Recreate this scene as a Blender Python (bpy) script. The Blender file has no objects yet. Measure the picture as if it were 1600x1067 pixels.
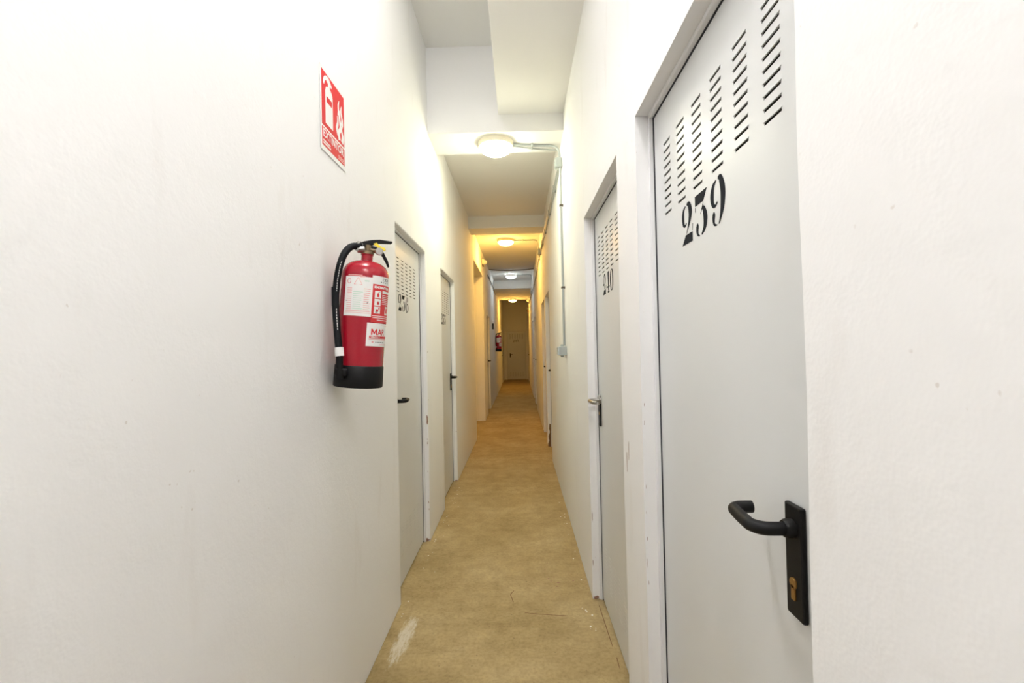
import bpy, bmesh, math, random
from mathutils import Vector, Matrix, noise
random.seed(7)
S = bpy.context.scene
C = S.collection

# ------------------------------------------------------------------ camera
CAM_H = 1.39
FOC = 711.0            # focal length in pixels of the 1600 px wide frame
PITCH, YAW, ROLL = 0.0131, -0.0157, 0.0212
def ray(a, b):
    U = a*math.cos(ROLL) - b*math.sin(ROLL); W = a*math.sin(ROLL) + b*math.cos(ROLL)
    x, yy, zz = U, FOC, -W
    y = yy*math.cos(PITCH) - zz*math.sin(PITCH); z = yy*math.sin(PITCH) + zz*math.cos(PITCH)
    return Vector((x*math.cos(YAW) + y*math.sin(YAW), -x*math.sin(YAW) + y*math.cos(YAW), z))
fw = ray(0, 0); rt = (ray(1, 0) - fw).normalized(); up = (ray(0, -1) - fw).normalized(); fw.normalize()
cd = bpy.data.cameras.new('camera'); cam = bpy.data.objects.new('camera', cd); C.objects.link(cam)
cd.sensor_width = 36.0; cd.lens = 36.0*FOC/1600.0; cd.clip_start = 0.02; cd.clip_end = 100
M = Matrix((rt, up, -fw)).transposed().to_4x4(); M.translation = (0, 0, CAM_H)
cam.matrix_world = M
S.camera = cam
S.cycles.use_light_tree = False; S.cycles.glossy_bounces = 2; S.cycles.transmission_bounces = 2

# ------------------------------------------------------------------ world, exposure
w = bpy.data.worlds.new('world'); S.world = w; w.use_nodes = True
w.node_tree.nodes['Background'].inputs[0].default_value = (0.9, 0.95, 1, 1)
w.node_tree.nodes['Background'].inputs[1].default_value = 0.0
S.view_settings.view_transform = 'Standard'; S.view_settings.look = 'None'
S.view_settings.gamma = 1; S.view_settings.use_curve_mapping = False
S.view_settings.exposure = 1.06
# lamps of the corridor plus added fill lamps: (x, y, z of the ceiling, colour, radiance, label)
LAMPS = [
    (0.08, -0.35, 3.185, (1.0, 0.98, 0.975), 77, 'round white ceiling lamp behind the viewer, on the dropped soffit'),
    (-0.40, 1.30, 3.72, (1.0, 0.98, 0.975), 71, 'round white ceiling lamp in the high recess left of the dropped soffit'),  # added out of view to brighten the near ceiling and beam face
    (-0.16, -3.6, 3.72, (1.0, 0.98, 0.975), 50, 'round white ceiling lamp at the back end of the corridor'),  # added behind the viewer to soften the near light
    (-0.155, 3.66, 3.05, (1.0, 0.972, 0.71), 43, 'nearest round white ceiling lamp glowing under the first beam'),
    (-0.19, 7.68, 3.215, (1.0, 0.55, 0.12), 84, 'warm glowing round ceiling lamp just past the second beam'),
    (-0.175, 11.75, 3.27, (0.84, 0.97, 1.0), 13, 'cool white round ceiling lamp beyond the sagging cable'),
    (-0.19, 15.6, 3.05, (1.0, 0.52, 0.10), 54, 'farthest warm round ceiling lamp in front of the end door'),
]

# ------------------------------------------------------------------ materials
def lin(c): return tuple(((v/255)/12.92 if v/255 <= .04045 else ((v/255+.055)/1.055)**2.4) for v in c)
def mat(name, col, rough=.5, metal=0., spec=.5, emit=None, strength=0.):
    m = bpy.data.materials.new(name); m.use_nodes = True
    b = m.node_tree.nodes['Principled BSDF']
    b.inputs['Base Color'].default_value = (*col, 1); b.inputs['Roughness'].default_value = rough
    b.inputs['Metallic'].default_value = metal; b.inputs['Specular IOR Level'].default_value = spec
    if emit:
        b.inputs['Emission Color'].default_value = (*emit, 1); b.inputs['Emission Strength'].default_value = strength
    return m
def nd(m, t, **k):
    n = m.node_tree.nodes.new(t)
    for a, v in k.items(): setattr(n, a, v)
    return n
def lk(m, a, b): m.node_tree.links.new(a, b)
def noise_n(m, vec, scale, detail=4, rough=.55):
    n = nd(m, 'ShaderNodeTexNoise'); n.inputs['Scale'].default_value = scale
    n.inputs['Detail'].default_value = detail; n.inputs['Roughness'].default_value = rough
    lk(m, vec, n.inputs['Vector']); return n.outputs['Fac']
def ramp(m, fac, stops):
    r = nd(m, 'ShaderNodeValToRGB'); el = r.color_ramp.elements
    while len(el) < len(stops): el.new(.5)
    for e, (p, c) in zip(el, stops): e.position = p; e.color = (*c, 1) if len(c) == 3 else c
    lk(m, fac, r.inputs['Fac']); return r.outputs['Color']
def mixc(m, fac, a, b, mode='MIX'):
    n = nd(m, 'ShaderNodeMix', data_type='RGBA', blend_type=mode)
    for s, v in ((n.inputs[0], fac), (n.inputs[6], a), (n.inputs[7], b)):
        if isinstance(v, (int, float)): s.default_value = v
        elif isinstance(v, tuple): s.default_value = (*v, 1)
        else: lk(m, v, s)
    return n.outputs[2]
def math_n(m, op, a, b=None):
    n = nd(m, 'ShaderNodeMath', operation=op)
    for s, v in zip(n.inputs, (a, b)):
        if v is None: continue
        if isinstance(v, (int, float)): s.default_value = v
        else: lk(m, v, s)
    return n.outputs[0]
def bump(m, h, strength, dist):
    b = nd(m, 'ShaderNodeBump'); b.inputs['Strength'].default_value = strength; b.inputs['Distance'].default_value = dist
    lk(m, h, b.inputs['Height']); lk(m, b.outputs['Normal'], m.node_tree.nodes['Principled BSDF'].inputs['Normal'])
def base(m): return m.node_tree.nodes['Principled BSDF'].inputs['Base Color']

def plaster(name, col, marks=True, relief=.11):
    m = mat(name, col, .75, spec=.2)
    g = nd(m, 'ShaderNodeNewGeometry').outputs['Position']
    soft = noise_n(m, g, 1.3, 1); c = mixc(m, .05, col, ramp(m, soft, [(.3, (.62, .6, .55)), (.7, (1, 1, 1))]), 'MULTIPLY')
    if marks:
        sp = noise_n(m, g, 62, 1, .5); f = ramp(m, sp, [(.765, (0, 0, 0)), (.80, (1, 1, 1))])
        zone = noise_n(m, g, 2.1, 0); zf = ramp(m, zone, [(.5, (0, 0, 0)), (.62, (1, 1, 1))])
        f2 = math_n(m, 'MULTIPLY', f, zf); f2 = math_n(m, "MULTIPLY", f2, .35)
        c = mixc(m, f2, c, (.42, .33, .24))
        st = nd(m, 'ShaderNodeMapping'); st.inputs['Scale'].default_value = (3, 3, .8); lk(m, g, st.inputs['Vector'])
        sf = ramp(m, noise_n(m, st.outputs[0], 3.0, 3, .6), [(.60, (0, 0, 0)), (.78, (1, 1, 1))])
        c = mixc(m, math_n(m, 'MULTIPLY', sf, .10), c, (.45, .36, .26))
    lk(m, c, base(m))
    h = noise_n(m, g, 26, 3, .75)
    bump(m, h, relief, .009)
    return m
M_wall = plaster('wall_plaster', (.87, .868, .862))
M_ceil = plaster('ceiling_plaster', (.89, .888, .88), False, .08)

M_floor = mat('floor_screed', (.45, .34, .18), .62, spec=.3)
def floor_nodes(m):
    g = nd(m, 'ShaderNodeNewGeometry').outputs['Position']
    a = noise_n(m, g, 2.4, 3, .62); b = noise_n(m, g, 11, 4, .65); d = noise_n(m, g, 60, 2, .6)
    c = ramp(m, a, [(.28, (.325, .24, .108)), (.5, (.40, .303, .147)), (.72, (.465, .365, .195))])
    c = mixc(m, .6, c, ramp(m, b, [(.3, (.70, .67, .60)), (.55, (1, 1, 1)), (.75, (1.12, 1.1, 1.04))]), 'MULTIPLY')
    c = mixc(m, .6, c, ramp(m, d, [(.3, (.72, .69, .62)), (.6, (1.05, 1.05, 1.05))]), 'MULTIPLY')
    # trowel drag across the corridor
    mp = nd(m, 'ShaderNodeMapping'); mp.inputs['Scale'].default_value = (1.2, 6, 1); lk(m, g, mp.inputs['Vector'])
    c = mixc(m, .45, c, ramp(m, noise_n(m, mp.outputs[0], 2.2, 5, .6), [(.32, (.78, .74, .66)), (.6, (1, 1, 1))]), 'MULTIPLY')
    fk = ramp(m, noise_n(m, mp.outputs[0], 9, 6, .75), [(.60, (0, 0, 0)), (.72, (1, 1, 1))])
    c = mixc(m, math_n(m, 'MULTIPLY', fk, .5), c, (.50, .42, .27))
    gk = ramp(m, noise_n(m, g, 20, 6, .8), [(.28, (1, 1, 1)), (.40, (0, 0, 0))])
    c = mixc(m, math_n(m, 'MULTIPLY', gk, .6), c, (.20, .145, .07))
    # dark specks
    sp = ramp(m, noise_n(m, g, 48, 1, .4), [(.74, (0, 0, 0)), (.78, (1, 1, 1))])
    c = mixc(m, math_n(m, 'MULTIPLY', sp, .45), c, (.10, .07, .035))
    # pale cement smear beside the left wall
    sx = nd(m, 'ShaderNodeSeparateXYZ'); lk(m, g, sx.inputs[0])
    xs = math_n(m, 'SUBTRACT', sx.outputs[0], math_n(m, 'ADD', math_n(m, 'MULTIPLY', math_n(m, 'SUBTRACT', sx.outputs[1], 2.2), .05), -.585))
    ex = math_n(m, 'MULTIPLY', xs, 1/.05); ey = math_n(m, 'MULTIPLY', math_n(m, 'SUBTRACT', sx.outputs[1], 2.20), 1/.24)
    r2 = math_n(m, 'ADD', math_n(m, 'POWER', math_n(m, 'ABSOLUTE', ex), 2.), math_n(m, 'POWER', math_n(m, 'ABSOLUTE', ey), 2.))
    mm = nd(m, 'ShaderNodeMapping'); mm.inputs['Scale'].default_value = (42, 10, 1); lk(m, g, mm.inputs['Vector'])
    st = noise_n(m, mm.outputs[0], 1.4, 7, .8)
    k = math_n(m, 'SUBTRACT', math_n(m, 'SUBTRACT', math_n(m, 'MULTIPLY', st, 3.6), .75), r2)
    kf = ramp(m, k, [(.35, (0, 0, 0)), (1.0, (1, 1, 1))])
    c = mixc(m, math_n(m, 'MULTIPLY', kf, .75), c, (.60, .56, .46))
    lk(m, c, base(m))
    bump(m, d, .08, .004)
floor_nodes(M_floor)

def painted(name, col, rough):
    m = mat(name, col, rough, spec=.5)
    g = nd(m, 'ShaderNodeNewGeometry').outputs['Position']
    c = mixc(m, .06, col, ramp(m, noise_n(m, g, 3, 1), [(.3, (.6, .6, .58)), (.7, (1, 1, 1))]), 'MULTIPLY'); lk(m, c, base(m))
    return m
M_door = painted('door_grey_lacquer', (.70, .715, .715), .33)
M_frame = painted('frame_white_lacquer', (.78, .78, .78), .4)
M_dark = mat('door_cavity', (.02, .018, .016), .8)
M_ink = mat('stencil_ink', (.009, .011, .016), .8, spec=.15)
M_black = mat('black_plastic', (.004, .004, .0045), .5, spec=.22)
M_rubber = mat('hose_rubber', (.004, .0055, .007), .6, spec=.2)
M_chrome = mat('satin_nickel', (.36, .345, .32), .28, 1.)
M_brass = mat('worn_brass', (.36, .20, .06), .4, .9)
M_dkbrass = mat('dull_brass', (.20, .15, .09), .4, .8)
M_red = mat('extinguisher_red', (.33, .004, .016), .22, spec=.5)
M_signred = mat('sign_red', (.62, .022, .026), .65, spec=.25)
M_white = mat('white_print', (.82, .82, .80), .65, spec=.25)
M_labelred = mat('label_red_print', (.62, .03, .035), .5)
M_labelpink = mat('label_faint_red_print', (.80, .38, .36), .5)
M_labelgreen = mat('label_faint_green_print', (.55, .72, .60), .5)
M_labeldark = mat('label_dark_print', (.03, .03, .04), .5)
M_yellow = mat('yellow_plastic', (.80, .60, .02), .4)
M_pvc = painted('grey_pvc', (.36, .39, .40), .4)
M_pvcw = painted('pale_grey_box', (.42, .46, .46), .45)
M_cream = mat('cream_enamel', (.80, .74, .58), .4)
M_cable = mat('dark_cable', (.10, .08, .06), .6)
M_rust = mat('bare_brown_plaster', (.18, .095, .045), .9)
M_chip = mat('chip_brown', (.30, .17, .12), .9)
M_crumb = mat('plaster_crumb', (.78, .76, .68), .9)

# ------------------------------------------------------------------ mesh helpers
class MB:
    def __init__(s): s.v = []; s.f = []
    def add(s, vs, fs):
        o = len(s.v); s.v += [tuple(v) for v in vs]; s.f += [tuple(i+o for i in f) for f in fs]; return s
    def box(s, x0, x1, y0, y1, z0, z1):
        return s.add([(x0,y0,z0),(x1,y0,z0),(x1,y1,z0),(x0,y1,z0),(x0,y0,z1),(x1,y0,z1),(x1,y1,z1),(x0,y1,z1)],
                     [(0,3,2,1),(4,5,6,7),(0,1,5,4),(1,2,6,5),(2,3,7,6),(3,0,4,7)])
    def lathe(s, prof, n=32, M4=None, cap=True):
        vs = []; fs = []
        for r, z in prof:
            for i in range(n):
                a = 2*math.pi*i/n; p = Vector((r*math.cos(a), r*math.sin(a), z)); vs.append(M4 @ p if M4 else p)
        for k in range(len(prof)-1):
            for i in range(n):
                j = (i+1) % n; fs.append((k*n+i, k*n+j, (k+1)*n+j, (k+1)*n+i))
        if cap:
            fs.append(tuple(range(n))[::-1]); fs.append(tuple(range((len(prof)-1)*n, len(prof)*n)))
        return s.add(vs, fs)
    def tube(s, pts, r, n=12, smooth=0):
        P = [Vector(p) for p in pts]
        if smooth:
            Q = []
            for i in range(len(P)-1):
                p0 = P[max(i-1, 0)]; p1 = P[i]; p2 = P[i+1]; p3 = P[min(i+2, len(P)-1)]
                for k in range(smooth):
                    t = k/smooth
                    Q.append(.5*((2*p1)+(p2-p0)*t+(2*p0-5*p1+4*p2-p3)*t*t+(3*p1-p0-3*p2+p3)*t**3))
            P = Q+[P[-1]]
        R = r if isinstance(r, list) else [r]*len(P)
        vs = []; fs = []; prev = None
        for i, p in enumerate(P):
            t = (P[min(i+1, len(P)-1)]-P[max(i-1, 0)]).normalized()
            if prev is None:
                a = Vector((0, 0, 1)) if abs(t.z) < .9 else Vector((1, 0, 0)); u = t.cross(a).normalized()
            else: u = (prev-t*prev.dot(t)).normalized()
            prev = u; v = t.cross(u)
            for k in range(n):
                an = 2*math.pi*k/n; vs.append(p+(u*math.cos(an)+v*math.sin(an))*R[i])
        for i in range(len(P)-1):
            for k in range(n):
                j = (k+1) % n; fs.append((i*n+k, i*n+j, (i+1)*n+j, (i+1)*n+k))
        fs.append(tuple(range(n))[::-1]); fs.append(tuple(range((len(P)-1)*n, len(P)*n)))
        return s.add(vs, fs)
    def prism(s, poly, y0, y1):                       # polygon in x,z pushed from y0 to y1
        n = len(poly)
        vs = [(x, y0, z) for x, z in poly]+[(x, y1, z) for x, z in poly]
        return s.add(vs, [tuple(range(n)), tuple(range(2*n-1, n-1, -1))]+[(i, i+n, (i+1) % n+n, (i+1) % n) for i in range(n)])
    def stroke(s, pts, y0, y1, n=7):                  # brush stroke of varying width, (x, z, halfwidth), with thickness
        P = [Vector((p[0], p[1])) for p in pts]; W = [p[2] for p in pts]; Q = []
        for i in range(len(P)-1):
            g = lambda L, k: L[min(max(k, 0), len(L)-1)]
            for k in range(n):
                t = k/n; f = lambda a, b, c, d: .5*((2*b)+(c-a)*t+(2*a-5*b+4*c-d)*t*t+(3*b-a-3*c+d)*t**3)
                Q.append((f(g(P,i-1), g(P,i), g(P,i+1), g(P,i+2)), max(.002, f(g(W,i-1), g(W,i), g(W,i+1), g(W,i+2)))))
        Q.append((P[-1], W[-1]))
        L = []; R = []
        for i, (p, wd) in enumerate(Q):
            t = (Q[min(i+1, len(Q)-1)][0]-Q[max(i-1, 0)][0]).normalized(); nn = Vector((-t.y, t.x))
            L.append(p+nn*wd); R.append(p-nn*wd)
        m = len(Q)
        vs = [(p.x, y0, p.y) for p in L+R]+[(p.x, y1, p.y) for p in L+R]
        fs = []
        for i in range(m-1):
            fs += [(i, m+i, m+i+1, i+1), (2*m+i, 2*m+i+1, 3*m+i+1, 3*m+i), (i, i+1, 2*m+i+1, 2*m+i), (m+i, 3*m+i, 3*m+i+1, m+i+1)]
        fs += [(0, 2*m, 3*m, m), (m-1, 2*m-1, 4*m-1, 3*m-1)]
        return s.add(vs, fs)
    def mesh(s, name, smooth=None):
        me = bpy.data.meshes.new(name); me.from_pydata(s.v, [], s.f)
        bm = bmesh.new(); bm.from_mesh(me); bmesh.ops.recalc_face_normals(bm, faces=bm.faces); bm.to_mesh(me); bm.free()
        if smooth is not None:
            me.shade_smooth(); me.set_sharp_from_angle(angle=math.radians(smooth))
        me.update(); return me
    def build(s, name, m, parent=None, smooth=None, bevel=None):
        return obj(name, s.mesh(name, smooth), m, parent, bevel)
def obj(name, me, m, parent=None, bevel=None):
    o = bpy.data.objects.new(name, me); C.objects.link(o)
    if m and not me.materials: me.materials.append(m)
    if parent: o.parent = parent
    if bevel:
        b = o.modifiers.new('bevel', 'BEVEL'); b.width = bevel; b.segments = 2; b.limit_method = 'ANGLE'; b.angle_limit = math.radians(35)
    return o
def empty(name, loc=(0, 0, 0), rz=0):
    o = bpy.data.objects.new(name, None); C.objects.link(o); o.location = loc; o.rotation_euler = (0, 0, rz); o.empty_display_size = .1
    return o
def tag(o, label=None, cat=None, group=None, kind=None):
    for k, v in (('label', label), ('category', cat), ('group', group), ('kind', kind)):
        if v: o[k] = v
    return o
def copy_tree(o, parent=None):
    c = o.copy(); C.objects.link(c)
    if parent: c.parent = parent
    for ch in o.children: copy_tree(ch, c)
    return c
def text_mesh(body, size, width=None, bold=0., depth=.0004):
    cu = bpy.data.curves.new('t', 'FONT'); cu.body = body; cu.size = size; cu.offset = bold; cu.extrude = depth/2
    cu.resolution_u = 3
    o = bpy.data.objects.new('t', cu); C.objects.link(o)
    bpy.context.view_layer.update()
    me = bpy.data.meshes.new_from_object(o.evaluated_get(bpy.context.evaluated_depsgraph_get()))
    bpy.data.objects.remove(o); bpy.data.curves.remove(cu)
    xs = [v.co.x for v in me.vertices]; ys = [v.co.y for v in me.vertices]
    x0, x1, y0 = min(xs), max(xs), min(ys); k = (width/(x1-x0)) if width else 1
    for v in me.vertices: v.co = Vector(((v.co.x-x0)*k, -v.co.z, v.co.y-y0))       # upright, facing -y
    return me

# ------------------------------------------------------------------ structure
XL, XR = -0.673, 0.375
REC = 0.055
Y0, Y1 = -4.6, 19.6
OPEN_R = [(.605, 1.4155, 2.10), (1.687, 2.523, 2.098), (5.545, 6.36, 2.085), (6.63, 7.42, 2.085), (10.25, 11.05, 2.085), (11.6, 12.4, 2.085), (17.55, 18.4, 2.085)]
OPEN_L = [(2.493, 3.303, 2.097), (3.963, 4.787, 2.097), (6.94, 8.70, 2.76), (9.55, 10.4, 2.085), (17.2, 18.0, 2.085)]
WT = .14

fl = MB(); fl.add([(-3.2, Y0-.2, 0), (1.0, Y0-.2, 0), (1.0, Y1+.3, 0), (-3.2, Y1+.3, 0), (-3.2, Y0-.2, -.1), (1.0, Y0-.2, -.1), (1.0, Y1+.3, -.1), (-3.2, Y1+.3, -.1)],
                  [(0,1,2,3), (7,6,5,4), (0,4,5,1), (1,5,6,2), (2,6,7,3), (3,7,4,0)])
floor = tag(fl.build('floor', M_floor), 'bare tan cement screed floor of the corridor', 'floor', kind='structure')

def side_wall(name, X, sg, opens, ztop):
    ys = {Y0, Y1}; zs = {0., ztop}
    for a, b, z in opens: ys |= {a, b}; zs.add(z)
    y = Y0
    while y < Y1:
        if all(abs(y-k) > .08 for k in ys): ys.add(round(y, 4))
        y += .30
    z = .0
    while z < ztop:
        if all(abs(z-k) > .05 for k in zs): zs.add(round(z, 4))
        z += .12
    ys = sorted(ys); zs = sorted(zs)
    inside = lambda yc, zc: any(a < yc < b and zc < t for a, b, t in opens)
    edge_y = {}
    vid = {}; V = []; F = []
    def vert(back, y, z):
        k = (back, y, z)
        if k not in vid:
            X_ = X+sg*(WT if back else 0); dy = dz = dx = 0
            if not back:
                for a, b, t in opens:
                    if y in (a, b) and z <= t: dy = .004*noise.noise((y*3, z*5.3, 1.7))+.0025*noise.noise((y, z*17, 5.))
                    if z == t and a <= y <= b: dz = .0035*noise.noise((y*6, z, 4.4))
                if z == 0 and not any(a < y < b for a, b, t in opens): dz = .0035+.003*noise.noise((y*4, 3., X))
                dx = .003*noise.noise((y*.9, z*1.1, X*5))
            vid[k] = len(V); V.append((X_+dx, y+dy, z+dz))
        return vid[k]
    for i in range(len(ys)-1):
        for j in range(len(zs)-1):
            yc = (ys[i]+ys[i+1])/2; zc = (zs[j]+zs[j+1])/2
            if inside(yc, zc): continue
            for bk in (0, 1): F.append((vert(bk, ys[i], zs[j]), vert(bk, ys[i+1], zs[j]), vert(bk, ys[i+1], zs[j+1]), vert(bk, ys[i], zs[j+1])))
    for a, b, t in opens:
        zz = [q for q in zs if q <= t]; yy = [q for q in ys if a <= q <= b]
        for e in (a, b):
            for j in range(len(zz)-1): F.append((vert(0, e, zz[j]), vert(0, e, zz[j+1]), vert(1, e, zz[j+1]), vert(1, e, zz[j])))
        for i in range(len(yy)-1): F.append((vert(0, yy[i], t), vert(0, yy[i+1], t), vert(1, yy[i+1], t), vert(1, yy[i], t)))
    for j in range(len(zs)-1):
        for e in (Y0, Y1): F.append((vert(0, e, zs[j]), vert(0, e, zs[j+1]), vert(1, e, zs[j+1]), vert(1, e, zs[j])))
    for i in range(len(ys)-1):
        F.append((vert(0, ys[i], ztop), vert(0, ys[i+1], ztop), vert(1, ys[i+1], ztop), vert(1, ys[i], ztop)))
    mb = MB(); mb.add(V, F)
    return mb.build(name, M_wall, smooth=30, bevel=.006)
wl = tag(side_wall('wall_left', XL, -1, OPEN_L, 3.95), 'long white plastered wall on the left carrying the red sign', 'wall', kind='structure')
wr = tag(side_wall('wall_right', XR, 1, OPEN_R, 3.95), 'long white plastered wall on the right carrying the conduits', 'wall', kind='structure')
EO = (-.535, .288)
mb = MB(); mb.box(XL-WT, EO[0], Y1, Y1+.14, 0, 3.95); mb.box(EO[1], XR+WT, Y1, Y1+.14, 0, 3.95); mb.box(EO[0], EO[1], Y1, Y1+.14, 2.085, 3.95)
tag(mb.build('wall_end', M_wall), 'plastered wall closing the far end of the corridor', 'wall', kind='structure')
mb = MB().box(XL-WT, XR+WT, Y0-.14, Y0, 0, 3.95)
tag(mb.build('wall_back', M_wall), 'plastered wall behind the viewer at the corridor start', 'wall', kind='structure')
mb = MB(); mb.box(-3.1, XL-WT+.001, 6.80, 6.94, 0, 3.0); mb.box(-3.1, XL-WT+.001, 8.70, 8.84, 0, 3.0); mb.box(-3.2, -3.1, 6.8, 8.84, 0, 3.0); mb.box(-3.1, XL-WT+.001, 6.94, 8.70, 2.76, 2.9)
tag(mb.build('wall_passage', M_wall), 'plastered walls of the side passage opening on the left', 'wall', kind='structure')

xa, xb = XL-WT, XR+WT
mb = MB(); mb.box(xa, xb, Y0, 3.48, 3.72, 3.95); mb.box(xa, xb, 3.60, 10.56, 3.215, 3.95)
mb.box(xa, xb, 10.56, 12.8, 3.285, 3.95); mb.box(xa, xb, 15.86, Y1, 3.42, 3.95)
ceil = tag(mb.build('ceiling', M_ceil), 'stepped white plastered ceiling of the corridor', 'ceiling', kind='structure')
MB().box(xa, xb, 12.8, 15.86, 3.05, 3.95).build('lowered_slab', M_ceil, ceil)
for a, b, z in ((3.48, 3.87, 3.05), (6.28, 6.64, 3.05)):
    MB().box(XL-.02, XR+.02, a, b, z, 3.74 if a < 4 else 3.3).build('beam', M_ceil, ceil, bevel=.006)
MB().box(-.125, XR+.02, Y0, 3.49, 3.185, 3.73).build('soffit_box', M_ceil, ceil, bevel=.006)

# ------------------------------------------------------------------ doors
def crescent(mb, pts, y0, y1): mb.stroke(pts, y0, y1)
def digit_mesh(ch):
    mb = MB(); a, b = -.0006, .0
    def st(*p): mb.stroke([(x, z, w_) for x, z, w_ in p], a*10, b)
    def pg(*p): mb.prism(list(p), a*10, b)
    if ch == '2':
        st((.27,.97,.01), (.13,.88,.05), (.085,.70,.075), (.12,.53,.055), (.22,.475,.028), (.31,.53,.02))
        st((.36,.985,.02), (.50,.95,.075), (.585,.76,.105), (.53,.56,.07), (.40,.38,.022), (.31,.265,.008))
        pg((.0,.0), (.70,.0), (.70,.23), (.25,.23)); pg((.685,.26), (.70,.26), (.735,.42), (.72,.42))
    elif ch == '3' or ch == '5':
        if ch == '3':
            pg((.02,1.), (.72,1.), (.50,.76), (.02,.76)); pg((.02,.73), (.035,.73), (.035,.62), (.02,.62))
            st((.50,.72,.008), (.41,.60,.008), (.34,.50,.008))
        else:
            pg((.10,1.), (.70,1.), (.62,.80), (.10,.80)); pg((.10,.77), (.135,.77), (.135,.52), (.10,.52))
            st((.16,.55,.008), (.25,.61,.015), (.34,.63,.02))
        st((.42,.60,.018), (.52,.585,.06), (.61,.36,.105), (.55,.14,.07), (.38,.015,.018))
        st((.13,.33,.015), (.135,.26,.065), (.12,.15,.06), (.16,.05,.03), (.26,.012,.016))
    elif ch in '96':
        mb2 = MB()
        mb2.stroke([(.33,.975,.012), (.17,.88,.06), (.10,.69,.088), (.14,.50,.06), (.26,.44,.028), (.36,.50,.02)], a*10, b)
        mb2.stroke([(.42,.99,.025), (.54,.95,.075), (.64,.68,.108), (.61,.36,.09), (.50,.12,.04), (.42,.015,.012)], a*10, b)
        mb2.stroke([(.18,.33,.015), (.175,.26,.065), (.16,.15,.055), (.20,.05,.03), (.32,.012,.014)], a*10, b)
        if ch == '6': mb2.v = [(.74-x, y, 1-z) for x, y, z in mb2.v]
        mb.add(mb2.v, mb2.f)
    elif ch == '0':
        st((.33,.985,.012), (.17,.86,.065), (.11,.5,.10), (.17,.14,.065), (.33,.015,.012))
        st((.41,.985,.012), (.57,.86,.065), (.63,.5,.10), (.57,.14,.065), (.41,.015,.012))
    elif ch == '4':
        st((.40,.98,.012), (.25,.66,.02), (.05,.30,.02)); pg((.03,.31), (.38,.31), (.38,.245), (.03,.245))
        pg((.42,1.), (.60,1.), (.60,.09), (.42,.09)); pg((.63,.31), (.74,.31), (.74,.245), (.63,.245)); pg((.32,.065), (.70,.065), (.70,.0), (.32,.0))
    return mb.mesh('digit')
DIG = {}
def put_number(txt, parent, uc, z0, h=.10, adv=.087):
    for i, ch in enumerate(txt):
        if ch not in DIG: DIG[ch] = digit_mesh(ch)
        o = obj('digit', DIG[ch], M_ink, parent); o.scale = (h*.98, .1, h); o.location = (uc+(i-1.5)*adv, -.0002, z0)

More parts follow.
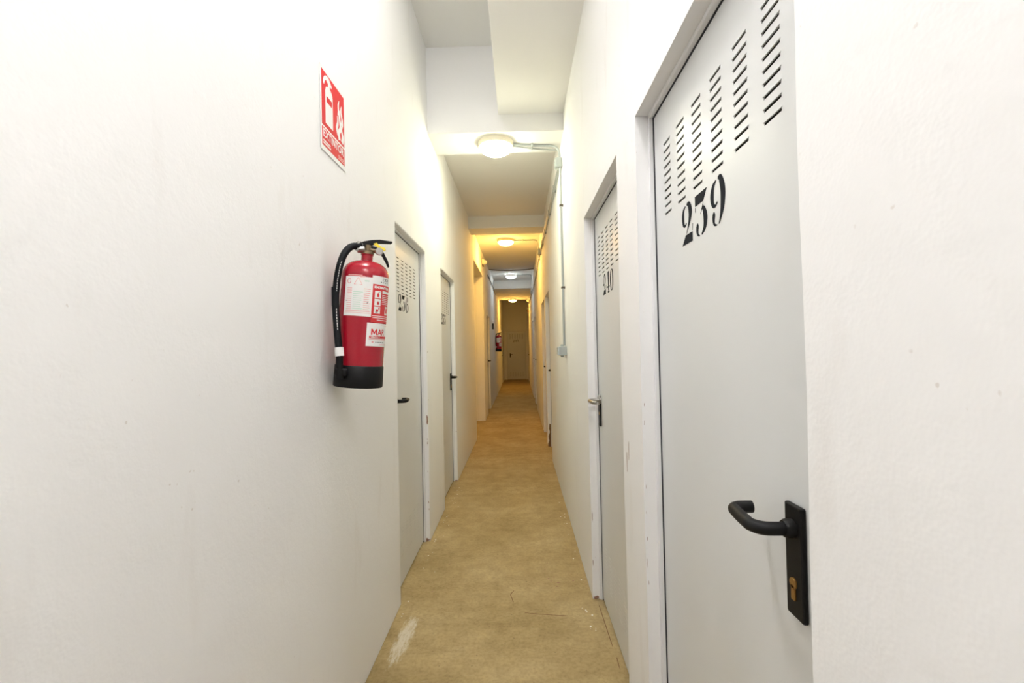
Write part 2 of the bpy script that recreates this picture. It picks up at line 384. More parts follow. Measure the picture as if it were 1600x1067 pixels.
lv = MB()                                            # one pressed louvre hood
lv.add([(-.0275,0,.0046), (.0275,0,.0046), (.0275,-.0016,.0030), (-.0275,-.0016,.0030), (-.0275,0,.0028), (.0275,0,.0028), (.0275,-.0014,.0024), (-.0275,-.0014,.0024)],
       [(0,1,2,3), (7,6,5,4), (0,3,7,4), (1,5,6,2), (3,2,6,7), (0,4,5,1)])
LOUV = lv.mesh('louvre')
def lever(mb, hs, out=.064, ln=.098, ret=.036, r=.0105):
    d = -hs
    mb.tube([(0,0,0), (0,-out*.62,0), (d*.004,-out*.86,0), (d*.016,-out,0), (d*.03,-out-.001,0), (d*(ln-.018),-out+.004,0), (d*(ln-.006),-out+.009,0), (d*ln,-out+.02,0), (d*ln,-out+.02+ret*.6,0)], r, 14, smooth=4)
def door(n, wall, c0, c1, zt, number, hs, label, uoff=0., zs=1.764, nz=1.642, noff=.03, back=.11, style='black', single=False, lz=1.098):
    if wall == 'R': root = empty('door_%d' % n, (XR+REC, (c0+c1)/2, 0), -math.pi/2)
    elif wall == 'L': root = empty('door_%d' % n, (XL-.046, (c0+c1)/2, 0), math.pi/2)
    else: root = empty('door_%d' % n, ((c0+c1)/2, Y1+.02, 0), 0)
    tag(root, label, 'door', kind='structure')
    hw = (c1-c0)/2; fr = .011; g = .0035
    f = MB()
    for s in (-1, 1):
        x0, x1 = sorted((s*(hw+.004), s*(hw-fr))); f.box(x0, x1, -.016, .05, 0, zt+.004)
        x0, x1 = sorted((s*hw, s*(hw-.035))); f.box(x0, x1, .042, .06, 0, zt)
    f.box(-hw, hw, -.016, .05, zt-fr, zt+.004); f.box(-hw, hw, .042, .06, zt-.035, zt)
    f.build('frame', M_frame, root, bevel=.002)
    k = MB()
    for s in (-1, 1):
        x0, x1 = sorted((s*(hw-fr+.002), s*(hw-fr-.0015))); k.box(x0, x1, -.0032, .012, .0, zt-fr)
    k.box(-hw+fr, hw-fr, -.0032, .012, zt-fr-.0015, zt-fr+.002); k.build('gasket', M_labeldark, root)  # dark strips painting the shadow gap between leaf and frame
    L = hw-fr-g; zb, ztop = .012, zt-fr-g
    us = [-L, L]; zz = [zb, ztop]; cols = [uoff+(k-2.5)*.106 for k in range(6)]
    rows_t = [zs+k*.0222 for k in range(10)]; rows_b = [.15+k*.0196 for k in range(10)]
    for c in cols: us += [c-.026, c+.026]
    for r_ in rows_t: zz += [r_-.0027, r_+.0027]
    for r_ in rows_b: zz += [r_-.0012, r_+.0012]
    us.sort(); zz.sort()
    m = MB(); idx = {}
    def v(i, j, k=0):
        if (i, j, k) not in idx: idx[(i, j, k)] = len(m.v); m.v.append((us[i], (0, .0015)[k], zz[j]))
        return idx[(i, j, k)]
    hole = lambda u, z: any(abs(u-c) < .026 for c in cols) and (any(abs(z-r_) < .0027 for r_ in rows_t) or any(abs(z-r_) < .0012 for r_ in rows_b))
    for i in range(len(us)-1):
        for j in range(len(zz)-1):
            if hole((us[i]+us[i+1])/2, (zz[j]+zz[j+1])/2):
                q = [(i,j), (i+1,j), (i+1,j+1), (i,j+1)]
                for k in range(4): m.f.append((v(*q[k]), v(*q[(k+1) % 4]), v(*q[(k+1) % 4], 1), v(*q[k], 1)))
            else: m.f.append((v(i,j), v(i+1,j), v(i+1,j+1), v(i,j+1)))
    e = len(m.v)
    m.add([(-L,0,zb), (L,0,zb), (L,0,ztop), (-L,0,ztop), (-L,.04,zb), (L,.04,zb), (L,.04,ztop), (-L,.04,ztop)], [(0,4,5,1), (1,5,6,2), (2,6,7,3), (3,7,4,0), (4,7,6,5)])
    leaf = m.build('leaf', M_door, root)
    bm = bmesh.new(); bm.from_mesh(leaf.data); bmesh.ops.remove_doubles(bm, verts=bm.verts, dist=1e-5); bm.to_mesh(leaf.data); bm.free()
    MB().box(-L+.003, L-.003, .010, .030, zb+.003, ztop-.003).build('inner_panel', M_dark, leaf)  # dark sheet added behind the slots as the shade of the hollow leaf
    if single:
        for c in cols:
            for r_ in rows_t: o = obj('louvre', LOUV, M_door, leaf); o.location = (c, 0, r_)
        todo = []
    else: todo = rows_t
    j = MB()
    for c in cols:
        for r_ in todo: j.add([(x+c, y, z+r_) for x, y, z in lv.v], lv.f)
    if todo: tag(j.build('louvre_rows', M_door, leaf), kind='stuff')
    if number: put_number(number, leaf, uoff+noff, nz)
    hx = hs*(hw-back)
    if style == 'black':
        p = MB().box(-.022, .022, -.009, .0, lz-.139, lz+.037).build('handle_plate', M_black, root, bevel=.003); p.location.x = hx
        q = MB(); q.lathe([(.0145,0), (.0145,.012), (.012,.016)], 20, Matrix.Translation((0,-.008,lz)) @ Matrix.Rotation(math.pi/2, 4, 'X')); q.build('collar', M_black, p, smooth=40)
        q = MB(); lever(q, hs); o = q.build('lever', M_black, p, smooth=50); o.location.z = lz
        q = MB(); q.lathe([(.0085,0), (.0085,.004)], 18, Matrix.Translation((0,-.008,lz-.085)) @ Matrix.Rotation(math.pi/2, 4, 'X')); q.box(-.0048, .0048, -.012, -.008, lz-.111, lz-.087)
        tag(q.build('lock_cylinder', M_brass, p, bevel=.001), 'brass lock cylinder')
    else:
        p = MB().box(-.02, .02, -.009, .0, lz-.139, lz-.005).build('handle_plate', M_black, root, bevel=.004); p.location.x = hx
        q = MB(); q.lathe([(.026,0), (.026,.009), (.023,.012)], 28, Matrix.Translation((0,-.002,lz)) @ Matrix.Rotation(math.pi/2, 4, 'X')); tag(q.build('rose', M_chrome, p, smooth=40), 'round satin nickel rose')
        q = MB(); lever(q, hs, out=.062, ln=.11, ret=.0, r=.0095); o = q.build('lever', M_chrome, p, smooth=50); o.location.z = lz; o['label'] = 'satin nickel lever'
        q = MB(); q.lathe([(.0085,0), (.0085,.003)], 18, Matrix.Translation((0,-.008,lz-.07)) @ Matrix.Rotation(math.pi/2, 4, 'X')); q.build('lock_cylinder', M_brass, p)
    return root
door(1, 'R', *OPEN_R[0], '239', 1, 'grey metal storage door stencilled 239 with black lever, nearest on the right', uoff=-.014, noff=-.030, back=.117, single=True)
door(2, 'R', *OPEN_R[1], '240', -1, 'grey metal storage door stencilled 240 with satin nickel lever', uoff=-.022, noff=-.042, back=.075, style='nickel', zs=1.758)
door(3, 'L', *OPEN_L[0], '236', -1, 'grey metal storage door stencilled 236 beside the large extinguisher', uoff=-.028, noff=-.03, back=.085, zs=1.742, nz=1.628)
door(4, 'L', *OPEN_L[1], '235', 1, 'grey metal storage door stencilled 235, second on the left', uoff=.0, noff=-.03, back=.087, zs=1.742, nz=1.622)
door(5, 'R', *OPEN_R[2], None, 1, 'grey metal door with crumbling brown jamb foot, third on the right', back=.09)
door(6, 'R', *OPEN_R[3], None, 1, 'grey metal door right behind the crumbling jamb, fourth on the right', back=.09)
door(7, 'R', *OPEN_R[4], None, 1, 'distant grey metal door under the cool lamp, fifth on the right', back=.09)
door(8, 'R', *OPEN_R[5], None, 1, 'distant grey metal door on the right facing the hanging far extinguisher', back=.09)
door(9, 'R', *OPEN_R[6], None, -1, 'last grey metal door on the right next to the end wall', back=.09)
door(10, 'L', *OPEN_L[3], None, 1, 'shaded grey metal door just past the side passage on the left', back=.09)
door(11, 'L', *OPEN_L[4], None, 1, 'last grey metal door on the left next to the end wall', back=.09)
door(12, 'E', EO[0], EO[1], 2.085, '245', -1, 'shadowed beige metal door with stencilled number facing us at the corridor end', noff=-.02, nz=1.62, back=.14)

# ------------------------------------------------------------------ ceiling lamps
for i, (x, y, z, col, rad, lab) in enumerate(LAMPS):
    r = empty('ceiling_lamp', (x, y, z)); tag(r, lab, 'lamp', 'round ceiling lamps along the corridor')
    b = MB(); b.lathe([(.120,0), (.142,0), (.142,-.030), (.136,-.040), (.120,-.042)], 48, cap=False); b.build('base_ring', M_cream, r, smooth=40)
    prof = [(.130*math.cos(a), -.040-.062*math.sin(a)) for a in [k*math.pi/2/6 for k in range(6)]]+[(.004, -.102)]
    d = MB(); d.lathe(prof, 28, cap=False); d.add([(.004*math.cos(k*math.pi/4), .004*math.sin(k*math.pi/4), -.102) for k in range(8)], [tuple(range(8))])
    d.build('glass_dome', mat('lamp_glass', (.8, .8, .8), .3, emit=col, strength=rad), r, smooth=60)

# ------------------------------------------------------------------ conduits and boxes on the right wall
def jbox(name, c, s, label, group, m=M_pvcw, cable=True):
    r = empty(name, c); tag(r, label, 'junction box', group)
    x, y, z = (k/2 for k in s)
    MB().box(-x, x, -y, y, -z, z).build('body', m, r, bevel=.006)
    MB().box(-x-.006, -x+.001, -y+.004, y-.004, -z+.004, z-.004).build('cover', m, r, bevel=.003)
    for sy in (-1, 1):
        for sz in (-1, 1):
            q = MB(); q.lathe([(.004,0), (.004,.002)], 8, Matrix.Translation((-x-.0055, sy*(y-.014), sz*(z-.014))) @ Matrix.Rotation(-math.pi/2, 4, 'Y')); q.build('screw', M_chrome, r)
    for zz in (-1, 1):
        q = MB(); q.lathe([(.013,0), (.013,.012), (.010,.014)], 14, Matrix.Translation((.0, 0, zz*z)) @ Matrix.Rotation(0 if zz > 0 else math.pi, 4, 'X')); q.build('gland', m, r, smooth=40)
    return r
def conduit(pts, label, clips=(), r=.0095, smooth=6, m=M_pvc, group=None, dbl=None):
    root = empty('conduit', pts[0]); o0 = Vector(pts[0])
    q = MB(); q.tube([Vector(p)-o0 for p in pts], r, 12, smooth=smooth); q.build('pipe', m, root, smooth=50)
    for (p, ax) in clips:
        p = Vector(p)-o0; k = MB()
        e = {'z': (r+.004, r+.004, .008), 'y': (r+.004, .008, r+.004), 'x': (.008, r+.004, r+.004)}[ax]
        k.box(p.x-e[0], p.x+e[0]+(.006 if ax != 'x' else 0), p.y-e[1], p.y+e[1], p.z-e[2], p.z+e[2]+(.006 if ax == 'x' else 0))
        k.build('clip', M_cable if ax == 'z' else m, root, bevel=.003)
    return tag(root, label, 'conduit', group)
XC = XR-.016
jbox('junction_box', (XR-.027, 3.66, 2.865), (.05, .075, .075), 'grey junction box high on the right wall under the first beam', 'grey junction boxes on the right wall')
conduit([(-.02, 3.67, 3.037), (.12, 3.70, 3.037), (.27, 3.715, 3.037), (.325, 3.71, 3.025), (.352, 3.685, 2.985), (XC, 3.67, 2.93), (XC, 3.67, 2.90)], 'grey conduit running from the nearest lamp to the junction box', [((.14, 3.70, 3.037), 'x')])
conduit([(-.02, 3.70, 3.037), (.10, 3.745, 3.037), (.25, 3.79, 3.037), (XR-.012, 3.80, 3.035)], 'thin grey conduit beside the nearest lamp, crossing under the beam', [((.14, 3.757, 3.037), 'x')], r=.006)
conduit([(XC, 3.645, 2.83), (XC, 3.64, 2.4), (XC, 3.635, 1.9), (XC, 3.63, 1.395)], 'long vertical grey conduit dropping down the right wall to the switch box', [((XC, 3.642, 2.52), 'z'), ((XC, 3.637, 1.86), 'z')])
sb = jbox('switch_box', (XR-.034, 3.62, 1.355), (.066, .085, .072), 'square grey switch box at the foot of the vertical conduit', None)
ys = [3.70, 4.6, 5.6, 6.6, 7.0]
conduit([(XC, y, 2.885) for y in ys], 'upper grey conduit running along the right wall towards the second junction box', [((XC, y, 2.885), 'y') for y in (4.25, 5.0, 5.8, 6.45)])
conduit([(XC, 3.70, 2.85), (XC, 4.2, 2.845), (XC, 5.2, 2.845), (XC, 6.95, 2.845)], 'lower grey conduit running along the right wall beneath its twin', [((XC, y, 2.845), 'y') for y in (4.25, 5.0, 5.8, 6.45)], r=.008)
jbox('junction_box', (XR-.027, 7.05, 2.865), (.05, .09, .09), 'second junction box, on the right wall in the warm light', 'grey junction boxes on the right wall')
conduit([(-.05, 7.69, 3.201), (.15, 7.70, 3.201), (.29, 7.70, 3.201), (.345, 7.69, 3.18), (XC, 7.66, 3.10), (XC, 7.64, 2.93), (XC, 7.60, 2.89), (XC, 7.12, 2.885)], 'grey conduit from the warm lamp past the second beam to the right wall', [((.1, 7.695, 3.201), 'x')])
conduit([(XC, 7.1, 2.86), (XC, 8.0, 2.84), (XC, 9.2, 2.79), (XC, 11.0, 2.79), (XC, 11.6, 2.80)], 'grey conduit along the right wall between the warm and cool lamps', [((XC, y, z), 'y') for y, z in ((7.6, 2.852), (8.4, 2.825), (9.2, 2.79), (10.2, 2.79))])
jbox('junction_box', (XR-.027, 11.65, 2.80), (.05, .09, .09), 'third junction box, far along the right wall in the cool light', 'grey junction boxes on the right wall')
conduit([(-.04, 11.76, 3.268), (.15, 11.78, 3.268), (.28, 11.78, 3.268), (.34, 11.76, 3.25), (XC, 11.7, 3.1), (XC, 11.67, 2.86)], 'grey conduit from the cool lamp down to the third junction box')
conduit([(XC, 11.7, 2.8), (XC, 12.6, 2.84), (XC, 13.6, 2.86), (XC, 15.3, 2.86)], 'farthest grey conduit along the right wall towards the end door', [((XC, 12.6, 2.84), 'y'), ((XC, 13.5, 2.86), 'y')])
q = MB(); q.tube([(XL+.004, 10.52, 3.205), (-.45, 10.52, 3.185), (-.15, 10.52, 3.176), (.15, 10.52, 3.183), (XR-.004, 10.52, 3.203)], .012, 10, smooth=6)
tag(q.build('sagging_cable', M_cable, smooth=50), 'dark cable sagging across the ceiling in front of the cool lamp', 'cable')
XCL = XL+.016
conduit([(XCL, 9.95, 2.985), (XCL, 11.0, 2.985), (XCL, 11.9, 2.975), (XCL, 13.2, 2.93)], 'conduit along the top of the left wall in the cool light', [((XCL-.006, 10.3, 2.985), 'y'), ((XCL-.006, 12.4, 2.955), 'y')], m=M_cable)
def bulkhead(c, sg, label):
    r = empty('wall_lamp', c); tag(r, label, 'lamp', 'small unlit wall lamps')
    MB().box(-.02, .02, -.10, .10, -.05, .05).build('base', M_cream, r, bevel=.008)
    q = MB(); q.lathe([(.048,0), (.046,.02), (.036,.04), (.015,.052), (.002,.054)], 20, Matrix.Translation((sg*.02, 0, 0)) @ Matrix.Rotation(sg*math.pi/2, 4, 'Y')); q.build('globe', M_white, r, smooth=60)
    q = MB().box(-.012, .012, -.02, .02, -.085, -.05); q.build('cable_gland', M_dkbrass, r, bevel=.003)
bulkhead((XL+.021, 8.62, 3.02), 1, 'small cream wall lamp above the side passage on the left')
bulkhead((XR-.021, 15.75, 3.0), -1, 'small cream wall lamp high on the right near the end wall')
q = MB(); q.box(-.03, .02, -.05, .05, -.07, .07); q.box(-.045, -.03, -.02, .02, -.04, .02)
o = tag(q.build('alarm_box', M_dkbrass, bevel=.008), 'small dark box on the right wall below the far wall lamp', 'box'); o.location = (XR-.02, 16.6, 2.72)
q = MB(); q.box(0, .05, -.004, .004, -.075, .075); q.box(0, .008, -.02, .02, -.02, .02)
o = tag(q.build('wall_bracket', M_labeldark, bevel=.002), 'small dark bracket sticking out of the left wall in the cool light', 'bracket'); o.location = (XL, 11.4, 1.93)

# ------------------------------------------------------------------ fire extinguisher sign
sg = empty('extinguisher_sign', (XL+.001, 1.555, 2.096), math.pi/2); tag(sg, 'red and white EXTINTOR sign on the left wall above the extinguisher', 'sign')
SW, SH = .222, .297
tag(MB().box(0, SW, -.0015, .0, 0, SH).build('panel', M_white, sg), 'white sign panel')
def zpoly(name, m, polys, t=.0009, par=sg):
    q = MB()
    for p in polys: q.prism(p, -.0015-t, -.0014)
    return q.build(name, m, par)
zpoly('red_field', M_signred, [[(.010,.090), (.212,.090), (.212,.287), (.010,.287)]], .0004)
zpoly('red_band', M_signred, [[(.010,.018), (.212,.018), (.212,.083), (.010,.083)]], .0004)
# pictogram: extinguisher
body = [(.040,.106), (.104,.106), (.104,.222), (.098,.238), (.082,.246), (.062,.246), (.046,.238), (.040,.222)]
zpoly('cylinder_pictogram', M_white, [body, [(.064,.246), (.080,.246), (.080,.258), (.064,.258)], [(.046,.270), (.052,.282), (.075,.280), (.098,.264), (.094,.255), (.082,.258), (.064,.258), (.052,.262)]], .0008)
q = MB(); q.stroke([(.066,.272,.006), (.046,.270,.007), (.032,.258,.006), (.026,.240,.004)], -.0027, -.0014); q.build('hose_pictogram', M_white, sg)
zpoly('pictogram_label', M_signred, [[(.050,.186), (.097,.186), (.097,.208), (.050,.208)]], .0011)
q = MB()
for pts in ([(.150,.110,.004), (.140,.135,.008), (.150,.160,.007), (.146,.185,.002)],
            [(.165,.100,.010), (.158,.125,.009), (.176,.152,.009), (.165,.190,.007), (.168,.215,.001)],
            [(.190,.100,.010), (.196,.125,.009), (.186,.150,.005), (.198,.175,.003), (.196,.195,.001)],
            [(.150,.190,.002), (.158,.205,.006), (.156,.228,.005), (.164,.250,.001)],
            [(.184,.165,.004), (.190,.190,.006), (.180,.215,.006), (.186,.240,.001)]):
    fy = globals().get('fy', -.0022)-.00012; q.stroke(pts, fy, -.0014)
q.build('flame_pictogram', M_white, sg)
me = text_mesh('EXTINTOR', .040, .184, .0006); o = obj('lettering', me, M_white, sg); o.location = (.019, -.0023, .050)
q = MB()
for r_, (n, x0, h) in enumerate(((9, .019, .006), (9, .019, .006))):
    x = x0
    for k in range(n):
        ln = random.uniform(.004, .008); q.box(x, x+ln, -.0022, -.0014, .034-r_*.009, .034-r_*.009+h); x += ln+.0015
for r_ in range(3):
    x = .150
    while x < .200:
        ln = random.uniform(.003, .006); q.box(x, x+ln, -.0021, -.0014, .036-r_*.006, .038-r_*.006); x += ln+.0015
tag(q.build('small_print', M_white, sg), kind='stuff')

# ------------------------------------------------------------------ fire extinguishers
def extinguisher():
    r = empty('fire_extinguisher')
    # local frame: z along the axis from the base, -y towards the viewer, +x to the right
    R = .082
    q = MB(); q.lathe([(.072,.004), (R,.012), (R,.394), (.0805,.408), (.0765,.421), (.069,.433), (.057,.443), (.042,.450), (.027,.454), (.021,.456)], 48); q.build('cylinder', M_red, r, smooth=40)
    q = MB(); q.lathe([(.070,.0), (.084,.0), (.0855,.004), (.0845,.074), (.082,.077), (.079,.077)], 48); q.build('base_skirt', M_black, r, smooth=40)
    q = MB(); q.lathe([(.020,.448), (.020,.474), (.022,.475), (.022,.478)], 28); q.build('neck', M_red, r, smooth=40)
    v = MB(); v.lathe([(.019,.476), (.023,.479), (.023,.487), (.018,.490), (.013,.492), (.013,.512)], 20)
    v.lathe([(.010,-.030), (.010,.032)], 14, Matrix.Translation((0,0,.496)) @ Matrix.Rotation(math.pi/2, 4, 'Y'))
    valve = v.build('valve', M_dkbrass, r, smooth=35)
    g = MB(); g.lathe([(.013,0), (.014,.004), (.014,.012), (.012,.014)], 20, Matrix.Translation((.040,-.006,.492)) @ Matrix.Rotation(math.pi/2, 4, 'X')); g.tube([(.02,0,.494), (.036,-.002,.493)], .006, 8)
    g.build('gauge', M_chrome, valve, smooth=40)
    h = MB(); h.prism([(-.034,.508), (-.022,.503), (.012,.512), (.030,.523), (.080,.528), (.086,.533), (.083,.536), (.040,.537), (.012,.532), (-.014,.524), (-.034,.513)], -.010, .010); h.build('squeeze_lever', M_black, r, bevel=.003)
    h = MB(); h.prism([(.010,.500), (.022,.497), (.048,.484), (.066,.456), (.074,.440), (.080,.442), (.073,.464), (.056,.492), (.034,.508), (.012,.512)], -.009, .013); h.build('carry_handle', M_black, r, bevel=.003)
    h = MB(); h.prism([(.018,.518), (.030,.523), (.036,.516), (.050,.508), (.060,.508), (.063,.498), (.052,.494), (.040,.500), (.030,.508), (.022,.512)], -.017, -.012); h.build('seal_tag', M_yellow, r, bevel=.0015)
    p = MB(); p.tube([(-.030+.012*math.cos(a), -.012, .508+.012*math.sin(a)) for a in [k*2*math.pi/18 for k in range(19)]], .0016, 6); p.build('pin_ring', M_chrome, r, smooth=60)
    p = MB(); p.tube([(-.022,-.01,.482), (-.036,-.012,.485), (-.045,-.012,.490)], .001, 6); p.build('wire', M_labeldark, r)
    c = MB(); c.lathe([(.0115,0), (.0125,.004), (.0125,.022), (.011,.026)], 18, Matrix.Translation((-.010,-.010,.494)) @ Matrix.Rotation(-math.pi/2-.15, 4, 'Y')); c.build('hose_ferrule', M_chrome, r, smooth=40)
    hp = [(-.030,-.010,.500), (-.045,-.014,.501), (-.062,-.024,.490), (-.078,-.036,.462), (-.0885,-.042,.42), (-.094,-.042,.37), (-.0945,-.044,.31), (-.089,-.052,.25), (-.079,-.064,.18), (-.070,-.072,.125)]
    hose = MB(); hose.tube(hp, .0123, 14, smooth=5); ho = hose.build('hose', M_rubber, r, smooth=60)
    pr = MB()
    for (a, b) in ((.435, .33), (.27, .20)):
        z = a
        while z > b:
            ln = random.uniform(.004, .008)
            t = (.501-z)
            pts = [Vector(p) for p in hp]
            def at(zz):
                for k in range(1, len(pts)-1):
                    if pts[k].z >= zz >= pts[k+1].z:
                        u = (pts[k].z-zz)/(pts[k].z-pts[k+1].z); return pts[k].lerp(pts[k+1], u)
            p1, p2 = at(z), at(z-ln)
            if p1 and p2:
                off = Vector((.002, -.0122, 0))
                pr.tube([p1+off, p2+off], .0010, 5)
            z -= ln+.003
    tag(pr.build('hose_print', M_white, ho), kind='stuff')
    n = MB(); n.tube([(-.0715,-.0708,.137), (-.0672,-.0745,.108)], .0148, 16); tag(n.build('hose_collar', M_white, r, smooth=40), 'white hose collar')
    n = MB(); n.tube([(-.068,-.074,.112), (-.064,-.078,.060)], .0115, 14); n.tube([(-.064,-.078,.062), (-.062,-.080,.03)], .0135, 14); n.build('nozzle', M_black, r, smooth=40)
    n = MB(); n.box(-.078, -.040, -.086, -.060, .040, .066); n.build('nozzle_clip', M_black, r, bevel=.004)
    # stickers follow the cylinder: angle 0 faces -y, grows to the right
    def patch(name, m, a0, a1, z0, z1, rr, par, n=16):
        q = MB(); vs = []; k = 0
        for i in range(n+1):
            a = math.radians(a0+(a1-a0)*i/n)
            for z in (z0, z1):
                for rad in (rr, R-.0003): vs.append((rad*math.sin(a), -rad*math.cos(a), z))
        fs = []
        for i in range(n):
            b = i*4; fs += [(b, b+4, b+6, b+2), (b, b+1, b+5, b+4), (b+2, b+6, b+7, b+3)]
        fs += [(0, 2, 3, 1), (n*4, n*4+1, n*4+3, n*4+2)]
        return q.add(vs, fs).build(name, m, par, smooth=30)
    def patches(name, m, items, rr, par):
        q = MB()
        for a0, a1, z0, z1 in items:
            n = max(1, int(abs(a1-a0)/5)); vs = []
            for i in range(n+1):
                a = math.radians(a0+(a1-a0)*i/n)
                for z in (z0, z1): vs.append((rr*math.sin(a), -rr*math.cos(a), z))
            q.add(vs, [(2*i, 2*i+2, 2*i+3, 2*i+1) for i in range(n)])
        return tag(q.build(name, m, par), kind='stuff')
    def wrap_text(name, body, m, a0, z0, size, width, rr, par, bold=.0006):
        me = text_mesh(body, size, width, bold, 0.)
        bm = bmesh.new(); bm.from_mesh(me)
        xm = max(v_.co.x for v_ in bm.verts); xx = .002
        while xx < xm:
            bmesh.ops.bisect_plane(bm, geom=bm.verts[:]+bm.edges[:]+bm.faces[:], plane_co=(xx, 0, 0), plane_no=(1, 0, 0)); xx += .002
        for v_ in bm.verts:
            a = math.radians(a0)+v_.co.x/rr; v_.co = Vector((rr*math.sin(a), -rr*math.cos(a), z0+v_.co.z))
        bmesh.ops.recalc_face_normals(bm, faces=bm.faces); bm.to_mesh(me); bm.free(); me.shade_flat(); me.materials.clear(); return obj(name, me, m, par)
    r1, r2, r3 = R+.0005, R+.0009, R+.0013
    A = patch('inspection_label', M_white, -52, 18, .250, .387, r1, r)
    rows = []; green = []; pink = []
    for k in range(11):
        z = .344-k*.0072; pink.append((-45+random.uniform(0, 2), -31, z, z+.0022)); pink.append((-2, 12+random.uniform(-2, 2), z, z+.0022))
        green.append((-27, -6+random.uniform(-3, 2), z-.012, z-.0095)) if k < 9 else None
    patches('faint_red_print', M_labelpink, pink+[(-44, -8, .3895, .3925), (-46, 14, .266, .2685), (-48, 16, .2605, .262)], r2, A)
    patches('faint_green_print', M_labelgreen, green+[(-2, 9, .371, .375), (-48, 16, .274, .2748)], r2, A)
    tri = MB()
    for (a, z, b, z2) in ((-27, .358, -17, .383), (-17, .383, -7, .358), (-27, .359, -7, .359)):
        p1 = Vector((r2*math.sin(math.radians(a)), -r2*math.cos(math.radians(a)), z)); p2 = Vector((r2*math.sin(math.radians(b)), -r2*math.cos(math.radians(b)), z2)); tri.tube([p1, p2], .0009, 5)
    aa = [k*2*math.pi/16 for k in range(17)]
    tri.build('triangle_print', M_labelpink, A)
    tri = MB(); tri.tube([(r2*math.sin(math.radians(-40)+.007*math.cos(t)/r2), -r2*math.cos(math.radians(-40)+.007*math.cos(t)/r2), .370+.008*math.sin(t)) for t in aa], .0007, 5); tri.build('emblem_print', M_labelred, A)
    wrap_text('lettering', 'LEO', M_labelpink, -14, .3835, .009, .018, r2, A, .0003)
    patches('ink_dots', M_labeldark, [(-46, -44, .300, .303), (6, 8, .296, .299), (8, 9.5, .299, .3005)], r3, A)
    B = patch('instruction_label', M_labelred, 18, 112, .232, .366, r1, r)
    patch('label_header', M_white, 16, 112, .366, .396, r1, r)
    hd = patches('header_print', M_labeldark, [(44, 66, .381, .3825), (44, 66, .388, .3895), (44, 46, .381, .3895), (64, 66, .381, .3895), (54, 56, .381, .3895), (38, 42, .374, .377), (47, 50, .374, .377), (55, 58, .374, .377), (62, 66, .374, .377)], r2, r)
    wrap_text('lettering', 'EXTINTOR', M_white, 22, .352, .010, .075, r2, B)
    patches('instruction_pictograms', M_white, [(24, 42, .318, .343), (24, 42, .291, .315), (24, 42, .264, .288), (60, 76, .262, .292), (46, 104, .337, .346)]+[(46, 100, .330-k*.0062, .3318-k*.0062) for k in range(6)], r2, B)
    patches('small_print', M_white, [(20, 100, .254, .2565), (22, 100, .2475, .250), (34, 100, .240, .2425)], r2, B)
    patches('pictogram_figures', M_labelred, [(30, 36, .322, .334), (32, 34, .334, .339), (31, 37, .295, .304), (33, 35, .304, .308), (29, 36, .270, .279), (36, 40, .279, .286), (64, 72, .268, .286)], r3, B)
    patches('pictogram_lines', M_labeldark, [(34, 40, .338, .3395), (28, 34, .267, .269)], r3+.0002, B)
    D = patch('company_label', M_white, 10, 104, .148, .230, r1, r)
    q = MB(); W_, H_ = .024, .0212
    for pl in ([(0,0), (.22,0), (.22,1), (0,1)], [(.78,0), (1,0), (1,1), (.78,1)], [(.22,1), (.22,.58), (.5,.05), (.5,.47)], [(.78,1), (.78,.58), (.5,.05), (.5,.47)]):
        n = 5; L_ = []; a, b = sorted(pl)[:2], sorted(pl)[2:]
        for i in range(n+1):
            t = i/n
            for u, v_ in ((sorted(a, key=lambda p: p[1])[0], sorted(b, key=lambda p: p[1])[0]), (sorted(a, key=lambda p: p[1])[1], sorted(b, key=lambda p: p[1])[1])):
                x = (u[0]+(v_[0]-u[0])*t)*W_; z = (u[1]+(v_[1]-u[1])*t)*H_; an = math.radians(21)+x/r2
                L_.append((r2*math.sin(an), -r2*math.cos(an), .188+z))
        q.add(L_, [(2*i, 2*i+2, 2*i+3, 2*i+1) for i in range(n)])
    tag(q.build('lettering', M_labelred, D), kind='stuff')
    wrap_text('lettering', 'AR', M_labelred, 21+math.degrees((W_+.0015)/r2), .188, .030, .038, r2, D, .0006)
    patches('red_strip', M_labelred, [(17, 100, .176, .185)], r2, D)
    wrap_text('lettering', 'VENTA Y', M_white, 20, .1777, .0076, .040, r3, D, .0003)
    patches('faint_print', M_labelpink, [(16, 98, .1715, .1735), (24, 29, .160, .166), (50, 96, .2215, .223), (46, 90, .1535, .1555)], r2, D)
    patches('phone_print', M_labeldark, [(34, 38, .161, .1635), (40, 46, .161, .1635), (48, 54, .161, .1635), (57, 64, .161, .1635)], r2, D)
    return r
ext = extinguisher(); tag(ext, 'large red fire extinguisher with black hose hanging beside door 236', 'extinguisher', 'fire extinguishers on the left wall')
def place(o, x, y, z, lean):
    th = math.atan2(-x, y)
    o.matrix_world = Matrix.Translation((x, y, z)) @ Matrix.Rotation(lean, 4, 'Y') @ Matrix.Rotation(th, 4, 'Z')
ex2 = copy_tree(ext); ex2['label'] = 'small far-off red fire extinguisher hanging near the corridor end'
place(ext, XL+.0865, 1.641, 1.262, math.radians(5.0))
place(ex2, XL+.0865, 12.9, 1.286, math.radians(2.0))
def hanger(x, y, z, label):
    r = empty('wall_hanger', (XL, y, z)); tag(r, label, 'bracket', 'extinguisher hangers')
    MB().box(0, .004, -.008, .012, -.035, .035).build('wall_plate', M_black, r, bevel=.002)
    q = MB(); q.tube([(.003,.002,.022), (.012,-.004,.034), (.020,.0,.020), (.018,.01,-.02), (.006,.01,-.03)], .003, 8, smooth=4); q.build('hook', M_black, r, smooth=50)
hanger(XL, 1.635, 1.588, 'black wall hanger behind the hose of the large extinguisher')
hanger(XL, 12.9, 1.60, 'black wall hanger behind the far extinguisher')

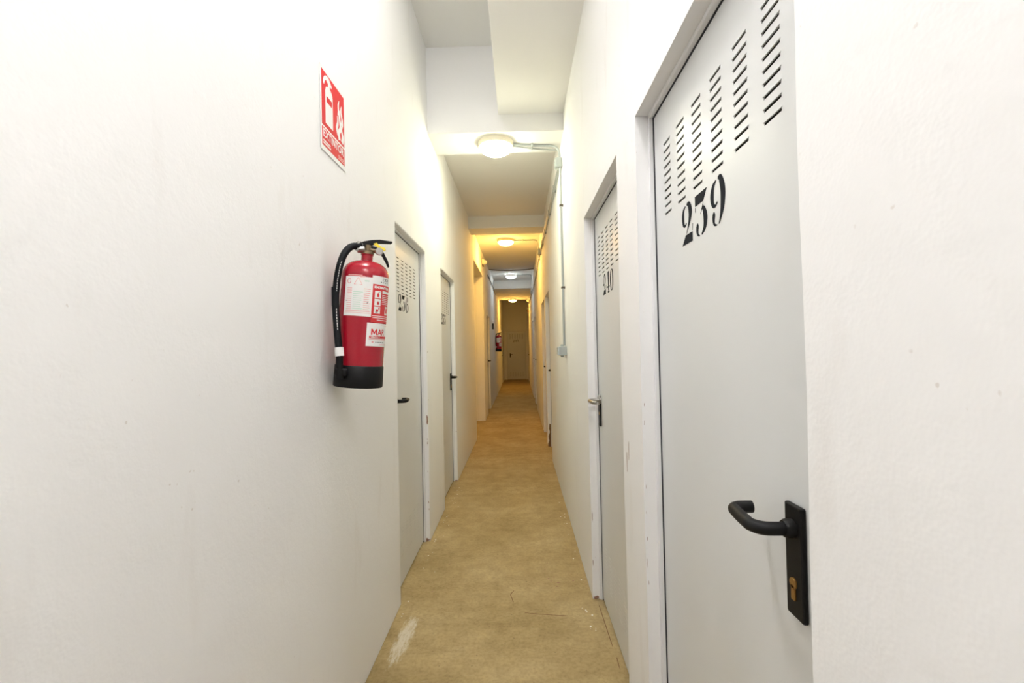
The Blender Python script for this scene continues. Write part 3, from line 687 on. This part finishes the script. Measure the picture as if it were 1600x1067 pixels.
# ------------------------------------------------------------------ wear and crumbs
def blob(cx, cz, w_, h_, n=9):
    return [(cx+w_*math.cos(2*math.pi*k/n)*random.uniform(.6, 1.15), cz+h_*math.sin(2*math.pi*k/n)*random.uniform(.6, 1.15)) for k in range(n)]
# chips along the arrises and jamb feet (local y = depth)
q = MB()
def face_y(y, polys, X, sgn):                          # polygons on a jamb face that looks towards -Y: (x offset into the wall, z)
    for p in polys: q.prism([(X+sgn*a, z) for a, z in p], y-.0008, y+.0002)
def face_x(X, polys, sgn):                             # on the wall face: (y, z)
    for p in polys:
        n = len(p); vs = [(X, a, z) for a, z in p]+[(X+sgn*.0008, a, z) for a, z in p]
        q.add(vs, [tuple(range(n)), tuple(range(2*n-1, n-1, -1))]+[(i, i+n, (i+1) % n+n, (i+1) % n) for i in range(n)])
ch_l = []
for k in range(16): ch_l.append(blob(.006+random.uniform(0, .003), random.uniform(.03, .75)**1.0, .0018, random.uniform(.004, .012)))
face_y(3.303, ch_l+[blob(.007, .875, .006, .032, 11), blob(.009, .90, .004, .012), blob(.02, .012, .022, .012, 10)], XL, -1)
face_y(4.787, [blob(.02, .006, .022, .008, 10), blob(.008, .52, .006, .003)], XL, -1)
face_x(XL, [blob(6.14, 1.165, .03, .010), blob(6.32, 1.185, .03, .012), blob(3.33, 1.37, .006, .006), blob(3.33, 1.02, .004, .005)], 1)
q.build('paint_chips', M_chip, wl); wl.children[-1]['kind'] = 'stuff'
q = MB()
face_y(2.523, [blob(.018, .010, .022, .009, 10), blob(.006, .2, .002, .02), blob(.007, .45, .0015, .03)], XR, 1)
face_y(1.4155, [blob(.007+random.uniform(-.001, .001), .12+k*.085+random.uniform(-.03, .03), random.uniform(.0004, .0010), random.uniform(.004, .016)) for k in range(14)]+[blob(.044, 1.56, .002, .012), blob(.045, 1.50, .0015, .01), blob(.02, 2.06, .003, .003)], XR, 1)
face_x(XR, [blob(1.63, .98, .0016, .04), blob(1.60, 1.02, .0010, .03)], -1)
q.build('paint_chips', M_chip, wr); wr.children[-1]['kind'] = 'stuff'
q = MB()
face_y(6.36, [[(-.002,.0), (.050,.0), (.052,.05), (.038,.10), (.050,.16), (.040,.22), (.052,.30), (.022,.32), (.016,.25), (.024,.20), (.006,.14), (.014,.08), (-.002,.04)]], XR, 1)
q.build('bare_plaster_patch', M_rust, wr)
q = MB()
def mark(pts, r): q.stroke([(x, y, r) for x, y in pts], 0, 1, 4)
mark([(.398,2.46), (.399,2.30), (.401,2.12)], .0007); mark([(.404,2.05), (.402,1.98)], .0006); mark([(-.06,2.62), (-.078,2.58), (-.07,2.54), (-.062,2.50)], .0010)
mark([(.0,2.40), (.12,2.38), (.22,2.37)], .0003)
q.v = [(x, z, .0002+.0004*y) for x, y, z in q.v]
tag(q.build('scuff_marks', M_rust, floor), kind='stuff')
q = MB()
for k in range(46):
    if k < 26: x, y = XL+.03+abs(random.gauss(0, .04)), random.uniform(2.3, 4.6)
    else: x, y = XR-.02-abs(random.gauss(0, .025)), random.uniform(2.2, 4.4)
    s = random.uniform(.002, .006)
    q.lathe([(s*.6, 0), (s, s*.3), (s*.4, s*.7)], 5, Matrix.Translation((x, y, 0)) @ Matrix.Rotation(random.random()*6, 4, 'Z'))
tag(q.build('plaster_crumbs', M_crumb), 'scattered white plaster crumbs along the foot of the walls', 'crumbs', kind='stuff')
q = MB()
for x, y in ((.20, 3.75), (-.27, 4.2), (.15, 2.95), (-.22, 3.45), (.13, 2.86), (-.48, 2.95), (-.53, 2.62), (.29, 2.72), (-.02, 4.9), (.16, 2.72), (.18, 2.77), (.20, 2.70), (.19, 2.66), (.145, 2.75)):
    s = random.uniform(.006, .011); q.lathe([(s, 0), (s*.9, s*.12), (s*.3, s*.22)], 7, Matrix.Translation((x, y, 0)) @ Matrix.Rotation(random.random()*6, 4, 'Z') @ Matrix.Scale(.5, 4, (1, 0, 0)))
tag(q.build('grit', M_chip), 'few dark grit flakes lying on the tan floor', 'grit', kind='stuff')
